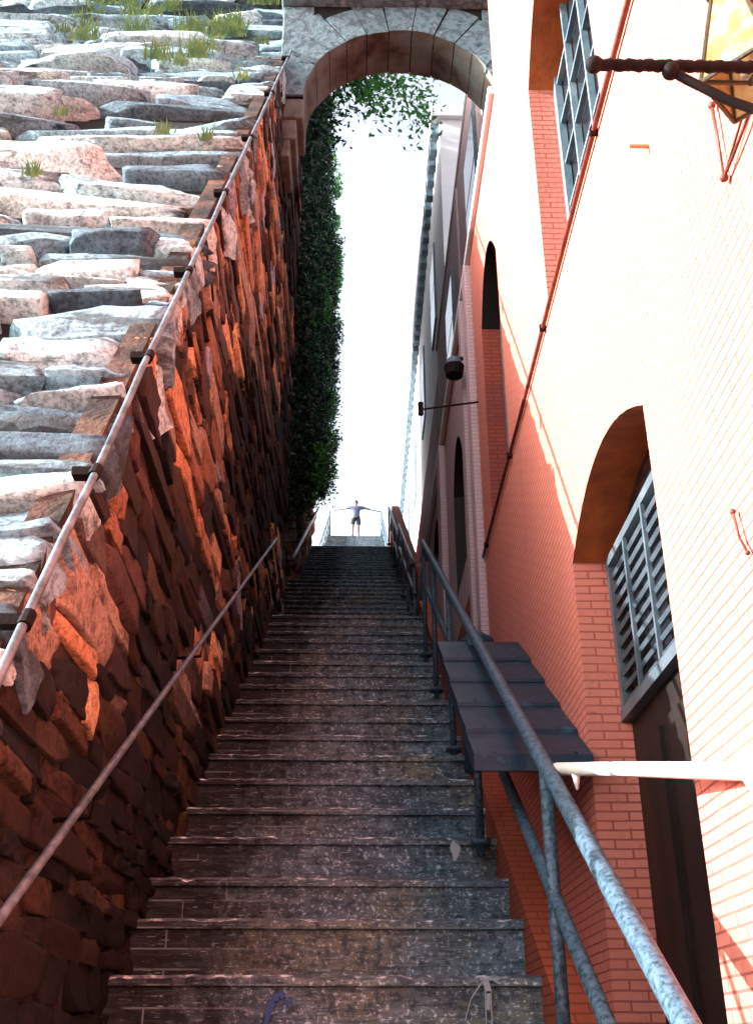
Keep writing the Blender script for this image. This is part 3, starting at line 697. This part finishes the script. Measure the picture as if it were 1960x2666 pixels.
# spandrel infill (mortar coloured masonry just behind the voussoirs' face)
g = MB(); ts = np.linspace(0, math.pi, 41)
for i in range(40):
    for (yy, fl) in ((AY0+.015, 0), (AY1-.015, 1)):
        a, b = arcpt(ts[i], RR+.006, yy), arcpt(ts[i+1], RR+.006, yy)
        q = [a, Vector((a.x, yy, AT)), Vector((b.x, yy, AT)), b]
        if fl: q.reverse()
        g.poly(q, 0)
    a, b = arcpt(ts[i], RR+.006, AY0+.015), arcpt(ts[i+1], RR+.006, AY0+.015); bk = Vector((0, AY1-AY0-.03, 0)); g.quad(a, b, b+bk, a+bk, 0)
g.box(XL, XC-RR-.006, AY0+.015, AY1-.015, ZS, AT); g.box(XC+RR+.006, XR, AY0+.015, AY1-.015, ZS, AT)
g.build('spandrel', M['joint'], ar)
g = MB()
# rough spandrel stones
for (xa, xb_, za, zb_) in ((XL, -.48, 8.45, 9.25), (1.18, XR, 8.4, 9.25)):
    g = MB(); g.box(xa, xb_, AY0+.003, AY0+.06, za, zb_); g.build('spandrel_stone', M['archstone'], ar, bevel=.01)
g = MB(); g.box(XL-.02, XR+.02, AY0-.10, AY1+.1, AT+.002, AT+.75); g.box(XL-.02, XR+.02, AY0-.14, AY0-.10, AT+.03, AT+.14); g.build('parapet', M['archstone'], ar, bevel=.02)
# jamb piers
g = MB()
zz = 7.25
for wd, h_ in ((.05, .22), (.10, .26), (.16, .26)):
    g.box(XL, AX+wd+.015, AY0+random.uniform(0, .03), AY1, zz+.006, zz+h_-.006, 1); zz += h_
g.build('corbel', [M['archstone'], M['archsoffit']], ar, bevel=.015)
g = MB(); zz = 4.6
while zz < ZS-.01:
    h_ = min(random.uniform(.26, .38), ZS-zz); g.box(XC+RR+random.uniform(0, .012), XR+.2, AY0+random.uniform(0, .012), AY1, zz+.006, zz+h_-.006, 0); zz += h_
g.build('right_pier', [M['archstone'], M['archsoffit']], ar, bevel=.008)

# ------------------------------------------------------------------ buildings beyond the arch
def far_window(parent, x, y0, y1, z0, z1):
    g = MB(); g.box(x-.03, x+.02, y0, y1, z0, z1); w = g.build('window', M['bluepaint'], parent)
    p = MB(); p.box(x-.034, x-.031, y0+.07, y1-.07, z0+.07, (z0+z1)/2-.03); p.box(x-.034, x-.031, y0+.07, y1-.07, (z0+z1)/2+.03, z1-.07)
    q = p.build('pane', M['darkglass']); q.parent = w; q.location = (0, 0, 0)
b2 = empty('mauve_brick_building', (1.15, 7.6, 4), 'mauve brick building just beyond the arch on the right of the stairs', 'building')
g = MB(); g.box(1.30, 6, 7.55, 14.5, 4, 10.6); g.build('wall', M['mauve'], b2)
for pa in (7.7, 10.6):
    g = MB(); g.box(1.265, 1.297, pa, pa+.3, 4, 10.4); g.build('pilaster', M['mauve'], b2, bevel=.008)
g = MB(); g.box(1.28, 6, 7.54, 14.6, 10.603, 10.70); g.build('cornice', M['pale'], b2, bevel=.02)
for y0_ in (8.6, 11.5): 
    for z0_ in (5.6, 8.2): far_window(b2, 1.297, y0_, y0_+1.1, z0_, z0_+1.6)
b3 = empty('pale_rendered_building', (1.3, 14.6, 6), 'tall pale rendered building with a dentilled cornice against the bright sky', 'building')
g = MB(); g.box(1.5, 8, 14.7, 32, 5, 16.2); g.build('wall', M['pale'], b3)
g = MB(); g.box(1.34, 8, 14.6, 32.2, 16.203, 16.5)
g.build('cornice', M['pale'], b3, bevel=.02)
for yy in np.arange(14.8, 32, .42):
    g = MB(); g.box(1.36, 1.497, yy, yy+.2, 15.95, 16.19); g.build('dentil', M['bluepaint'], b3)
for y0_ in (16.5, 20, 23.5, 27):
    for z0_ in (9.5, 12.8): far_window(b3, 1.497, y0_, y0_+1.1, z0_, z0_+1.9)
g = MB(); g.box(1.42, 1.495, 14.75, 31.9, 5, 11.0); g.build('red_base', M['redbrick'], b3)
# low side walls of the upper flights
g = MB(); g.prism([(9.6, 3.0), (13.3, 3), (22, 9), (24.3, 10), (24.3, 11.6), (21.2, 11.1), (14.4, 6.6), (12.4, 5.6), (12.21, 5.4), (12.21, 3)], .76, .92)
tag(g.build('brick_parapet', M['redbrick']), 'dark red brick parapet stepping up on the right of the middle flights', 'wall')
# wall lamp and thin rod beyond
e = empty('wall_lamp', (1.1, 9.6, 7.1), 'small dark wall lamp with a pale dome on the right-hand wall beyond the conduit', 'lamp')
LX, LYY, LZZ = .60, 5.52, 3.90
e.location = (LX, LYY, LZZ)
g = MB(); g.box(LX-.01, .66, LYY-.01, LYY+.01, LZZ+.05, LZZ+.065); g.tube([(LX, LYY, LZZ-.075), (LX, LYY, LZZ-.005)], [.055, .065], 14); g.build('housing', M['iron'], e)
g = MB(); g.ball((LX, LYY, LZZ+.02), .052, 10, (1, 1, .9)); g.build('dome', M['bluepaint'], e, True)
e = empty('wall_rod', (.7, 5.2, 3.42), 'thin dark rod reaching out level from the right-hand wall over the stairs', 'rod')
g = MB(); g.tube([(.705, 5.2, 3.42), (.36, 5.22, 3.375)], .006, 8); g.build('rod_bar', M['iron'], e)
g = MB(); g.tube([(.36, 5.22, 3.34), (.36, 5.22, 3.42)], .018, 10); g.build('rod_end', M['iron'], e)
# drum beside the railing, beyond the cover
vt = empty('metal_drum', (.60, 5.0, 1.5), 'small blue-grey metal drum standing between railing and wall beyond the sheet cover', 'drum')
g = MB(); g.tube([(.60, 5.0, 1.2), (.60, 5.0, 1.82)], .085, 18); g.tube([(.6, 5, 1.82), (.6, 5, 1.86), (.6, 5, 1.9)], [.09, .085, .03], 18); g.build('body', M['rail'], vt, True)

# ------------------------------------------------------------------ ivy wall beyond the recess
iw = empty('upper_retaining_wall', (-1.0, 9.6, 3), 'tall dark stone retaining wall behind the ivy on the left of the upper flights', 'wall')
ny, nx = 260, 260
yc = np.linspace(9.6, 22, nx); Wg, Yg = np.meshgrid(np.linspace(0, 1, ny), yc, indexing='ij')
zb = 3.0+np.clip(Yg-9.7, 0, 30)*.55; zt = 16.0+.25*(Yg-12); Zg = zb+Wg*(zt-zb)
rows = list(np.arange(2, 24, .32)); rid, ed, lu, lv, sh = stones(Yg, Zg, rows, 2.2, 77, .12)
nid = rid.max()+1; r2 = np.random.default_rng(4); edge = np.clip(ed/.16, 0, 1)**.6
d = .06*r2.uniform(-1, 1, nid)[rid]*edge+(edge-1)*.05+.02*fbm(Yg*4, Zg*4, 61, 4)
col = np.array([(.20, .07, .04), (.10, .045, .03), (.28, .12, .07)])[r2.integers(0, 3, nid)[rid]]
grid_obj('face', np.stack([-1.05+d, Yg, Zg], -1), col, M['side_stone'], iw)
g = MB(); g.box(-3, -1.13, 9.6, 21.98, 2, 15.5); g.build('wall_core', M['joint'], iw)
# leaves
def leaves(name, pts, size, mt, parent=None, jitter=1.0, seed=1):
    r = np.random.default_rng(seed); n_ = len(pts); pts = np.asarray(pts)
    a = r.normal(0, 1, (n_, 3)); a /= np.linalg.norm(a, axis=1)[:, None]
    b = r.normal(0, 1, (n_, 3)); b -= (a*b).sum(1)[:, None]*a; b /= np.linalg.norm(b, axis=1)[:, None]
    c = np.cross(a, b); s = (size*r.uniform(.6, 1.4, n_))[:, None]
    v = np.stack([pts-b*s, pts+a*s*.45+c*s*.12, pts+b*s*.9, pts-a*s*.45+c*s*.12], 1).reshape(-1, 3)
    me = bpy.data.meshes.new(name); me.vertices.add(n_*4); me.vertices.foreach_set('co', v.reshape(-1))
    me.loops.add(n_*4); me.loops.foreach_set('vertex_index', np.arange(n_*4)); me.polygons.add(n_)
    me.polygons.foreach_set('loop_start', np.arange(0, n_*4, 4)); me.polygons.foreach_set('loop_total', np.full(n_, 4)); me.update(calc_edges=True)
    me.materials.append(mt); o = bpy.data.objects.new(name, me); C.objects.link(o)
    if parent: o.parent = parent; o.location = -Vector(parent.location)
    return o
r = np.random.default_rng(3); pts = []
ncl = 900
for k in range(ncl):
    y_ = r.uniform(9.7, 22.5); zt_ = 16.5+.3*(y_-12); zb_ = 3.9+max(0, y_-9.7)*.56
    z_ = zb_+1.0+(zt_-zb_-1.0)*r.uniform(0, 1)**.9
    ratio = z_/y_
    out = .03+.19*r.random()
    out += .20*max(0, math.sin(z_*.55+y_*.3))*r.random()+.012*(y_-9)
    out += .09*max(0, math.sin(z_*1.1+1.3*math.sin(y_)))**3
    cx = -1.0+out*r.uniform(.3, 1)
    rad = r.uniform(.12, .36); m_ = int(110*rad/.25)
    pts.append(np.array([cx, y_, z_])+np.clip(r.normal(0, rad*.45, (m_, 3)), -rad, rad)*np.array([.6, 1, 1.2]))
pts = np.concatenate(pts); pts = pts[pts[:, 0] > -1.1]
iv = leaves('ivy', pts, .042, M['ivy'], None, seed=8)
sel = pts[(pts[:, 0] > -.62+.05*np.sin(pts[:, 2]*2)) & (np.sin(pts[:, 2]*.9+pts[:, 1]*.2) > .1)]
r.shuffle(sel); sp_o = leaves('sunlit_tint_sprigs', sel[:2600]+np.array([.04, 0, 0]), .045, M['leaf'], None, seed=18); sp_o.parent = iv; tag(sp_o, kind='stuff')  # outermost ivy leaves in lighter green, sunlight put into their colour
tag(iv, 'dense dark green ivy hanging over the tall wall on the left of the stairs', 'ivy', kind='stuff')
# ------------------------------------------------------------------ tree leaning over the arch
def tree(name, base, limbs, clumps, nleaf, size, label, seed, mt=None):
    e = empty(name, base, label, 'tree', 'trees overhanging the stairs beyond the arch')
    g = MB()
    for L_ in limbs: 
        n_ = len(L_['p']); g.tube(L_['p'], list(np.linspace(L_['r0'], L_['r1'], n_)), 9)
    g.build('trunk', M['bark'], e, True)
    rr_ = np.random.default_rng(seed); P_ = []
    for (c, rad, k) in clumps:
        for j in range(k):
            cc = np.array(c)+rr_.normal(0, 1, 3)*np.array(rad)*.6
            P_.append(cc+rr_.normal(0, .16, (nleaf, 3)))
    leaves('crown', np.concatenate(P_), size, mt or M['leaf'], e, seed=seed+1)
    return e
tree('leaning_tree', (-2.3, 12.5, 15.6),
     [dict(p=[(-2.3, 12.5, 12.5), (-2.0, 12.3, 14.3), (-1.2, 12, 15.2), (-.3, 11.8, 15.2), (.2, 11.6, 14.6)], r0=.22, r1=.02),
      dict(p=[(-2.0, 12.3, 14.3), (-1.4, 11.2, 14.0), (-.7, 10.5, 13.4), (-.3, 10.3, 12.5)], r0=.1, r1=.012),
      dict(p=[(-.3, 11.8, 15.2), (.5, 12, 15.6), (1.2, 12.3, 15.2)], r0=.04, r1=.01)],
     [((.12, 11.6, 13.7), (.26, .5, .45), 38), ((-.1, 11.8, 14.6), (.6, .6, .4), 22), ((.6, 12, 14.1), (.28, .4, .45), 9), ((1.0, 12.2, 13.6), (.12, .3, .6), 9)],
     26, .055, 'bright green tree spreading over the stairs just behind the arch', 20)
tree('overhanging_tree', (-2.0, 10.6, 12.8),
     [dict(p=[(-2.0, 10.6, 10), (-1.7, 10.6, 12.4), (-1.1, 10.4, 13.2), (-.6, 10.3, 12.6)], r0=.16, r1=.015)],
     [((-.62, 10.4, 12.3), (.26, .5, .45), 34), ((-.72, 10.4, 11.2), (.16, .4, .5), 24), ((-.85, 10.5, 9.9), (.10, .4, .7), 14), ((-.40, 10.3, 12.9), (.25, .4, .3), 22)],
     34, .05, 'dark leafy tree hanging over the wall at the left foot of the arch', 31, M['ivy'])

# ------------------------------------------------------------------ grass on the lit wall
r = np.random.default_rng(12); g = MB()
def tuft(cx, cy, n_, hgt):
    z0_ = slopeZ(cy)
    for i in range(n_):
        bx = cx+r.normal(0, hgt*.35); by = cy+r.normal(0, hgt*.2); bz = slopeZ(by)+.02
        dx, dy = r.normal(0, .35), r.normal(-.3, .3); h_ = hgt*r.uniform(.5, 1.3); w = .006*max(1, cy/6)
        p0 = Vector((bx, by-.06, bz)); p1 = p0+Vector((dx*h_*.4, dy*h_*.4, h_*.6)); p2 = p1+Vector((dx*h_*.6, dy*h_*.6, h_*.25))
        wv = Vector((w, 0, 0)); g.quad(p0-wv, p0+wv, p1+wv*.7, p1-wv*.7); g.poly([p1-wv*.7, p1+wv*.7, p2])
for i in range(60): tuft(r.uniform(-4.9, -1.3), r.uniform(9.5, 12.9), 110, .34)
for i in range(16): tuft(r.uniform(-3.2, -1.4), r.uniform(6.5, 9.5), 60, .2)
for i in range(16):
    cy = r.uniform(4.0, 8); tuft(AX-.1-r.random()**1.1*cy*.33, cy, 26, .02+.013*cy)
tag(g.build('grass', M['grass']), 'tufts of grass growing in the joints of the pale stone wall', 'grass', kind='stuff')

# ------------------------------------------------------------------ the person at the top
PX, PY, PZ = -.10, TOPY-.85, TOPZ
pe = empty('person', (PX, PY, PZ), 'person in blue-grey top and dark shorts at the top of the stairs with arms spread', 'person')
def skin(name, verts, edges, radii, mt, root=0, sub=2, parent=pe):
    me = bpy.data.meshes.new(name); me.from_pydata([(PX+a, PY+b, PZ+c) for a, b, c in verts], edges, []); me.materials.append(mt)
    o = bpy.data.objects.new(name, me); C.objects.link(o); o.parent = parent; o.location = -Vector(parent.location)
    md = o.modifiers.new('skin', 'SKIN'); md.use_smooth_shade = True
    for i, rd in enumerate(radii):
        sv = me.skin_vertices[0].data[i]; sv.radius = rd if isinstance(rd, tuple) else (rd, rd); sv.use_root = i == root
    sb = o.modifiers.new('sub', 'SUBSURF'); sb.levels = sb.render_levels = sub
    return o
skinm = mat('skin', (.26, .155, .12), .5); shirt = mat('blue_grey_shirt', (.09, .105, .19), .8); shorts = mat('dark_shorts', (.03, .035, .05), .8)
hair = mat('dark_hair', (.04, .03, .03), .6); shoe = mat('dark_shoes', (.03, .04, .05), .6)
bv = [(0, 0, .92), (0, 0, 1.12), (0, 0, 1.32), (0, 0, 1.42), (0, 0, 1.50), (0, .0, 1.57), (0, -.01, 1.66),
      (.17, 0, 1.39), (.40, .06, 1.41), (.53, .20, 1.45), (.57, .25, 1.47), (-.17, 0, 1.39), (-.39, .06, 1.43), (-.51, .20, 1.45), (-.55, .25, 1.47),
      (.10, 0, .86), (.115, -.01, .48), (.12, .02, .09), (.125, -.08, .04), (-.10, 0, .86), (-.13, -.01, .48), (-.14, .02, .09), (-.15, -.08, .04)]
be = [(0, 1), (1, 2), (2, 3), (3, 4), (4, 5), (5, 6), (3, 7), (7, 8), (8, 9), (9, 10), (3, 11), (11, 12), (12, 13), (13, 14), (0, 15), (15, 16), (16, 17), (17, 18), (0, 19), (19, 20), (20, 21), (21, 22)]
brd = [(.15, .10), (.135, .095), (.17, .11), (.12, .09), .055, (.08, .095), (.07, .085), .065, .045, .034, .03, .065, .045, .034, .03, .085, .058, .038, .035, .085, .058, .038, .035]
skin('body', bv, be, brd, skinm)
skin('shirt', [(0, 0, .88), (0, 0, 1.12), (0, 0, 1.33), (0, 0, 1.41), (.19, 0, 1.395), (.39, .055, 1.41), (-.19, 0, 1.395), (-.38, .055, 1.43)], [(0, 1), (1, 2), (2, 3), (3, 4), (4, 5), (3, 6), (6, 7)], [(.175, .125), (.165, .12), (.195, .135), (.14, .11), .09, .065, .09, .065], shirt)
skin('shorts', [(0, 0, 1.02), (.11, 0, .80), (.125, 0, .55), (-.11, 0, .80), (-.14, 0, .55)], [(0, 1), (1, 2), (0, 3), (3, 4)], [(.165, .12), .11, .095, .11, .095], shorts)
g = MB(); g.ball((PX, PY+.015, PZ+1.655), .098, 10, (.95, 1.05, 1.05)); g.build('hair', hair, pe, True)
g = MB(); g.ball((PX, PY-.095, PZ+1.60), .016, 6, (.7, 1, 1.3)); g.build('nose', skinm, pe, True)
for sx in (1, -1):
    g = MB(); g.ball((PX+sx*.135, PY-.05, PZ+.045), .05, 8, (.85, 2.1, .8)); g.build('shoe', shoe, pe, True)
    for k in range(5):
        pass
for sx in (1, -1):     # fingers curled over the rail behind
    for k in range(4):
        g = MB(); x_ = PX+sx*(.545+.017*k); yk = PY+.255
        g.tube([(x_, yk, PZ+1.485), (x_, yk+.04, PZ+1.525), (x_, yk+.075, PZ+1.50), (x_, yk+.07, PZ+1.475)], [.010, .009, .008, .007], 6); g.build('finger', skinm, pe, True)
    g = MB(); g.tube([(PX+sx*.54, PY+.25, PZ+1.475), (PX+sx*.525, PY+.285, PZ+1.465), (PX+sx*.53, PY+.31, PZ+1.47)], [.012, .010, .008], 6); g.build('thumb', skinm, pe, True)
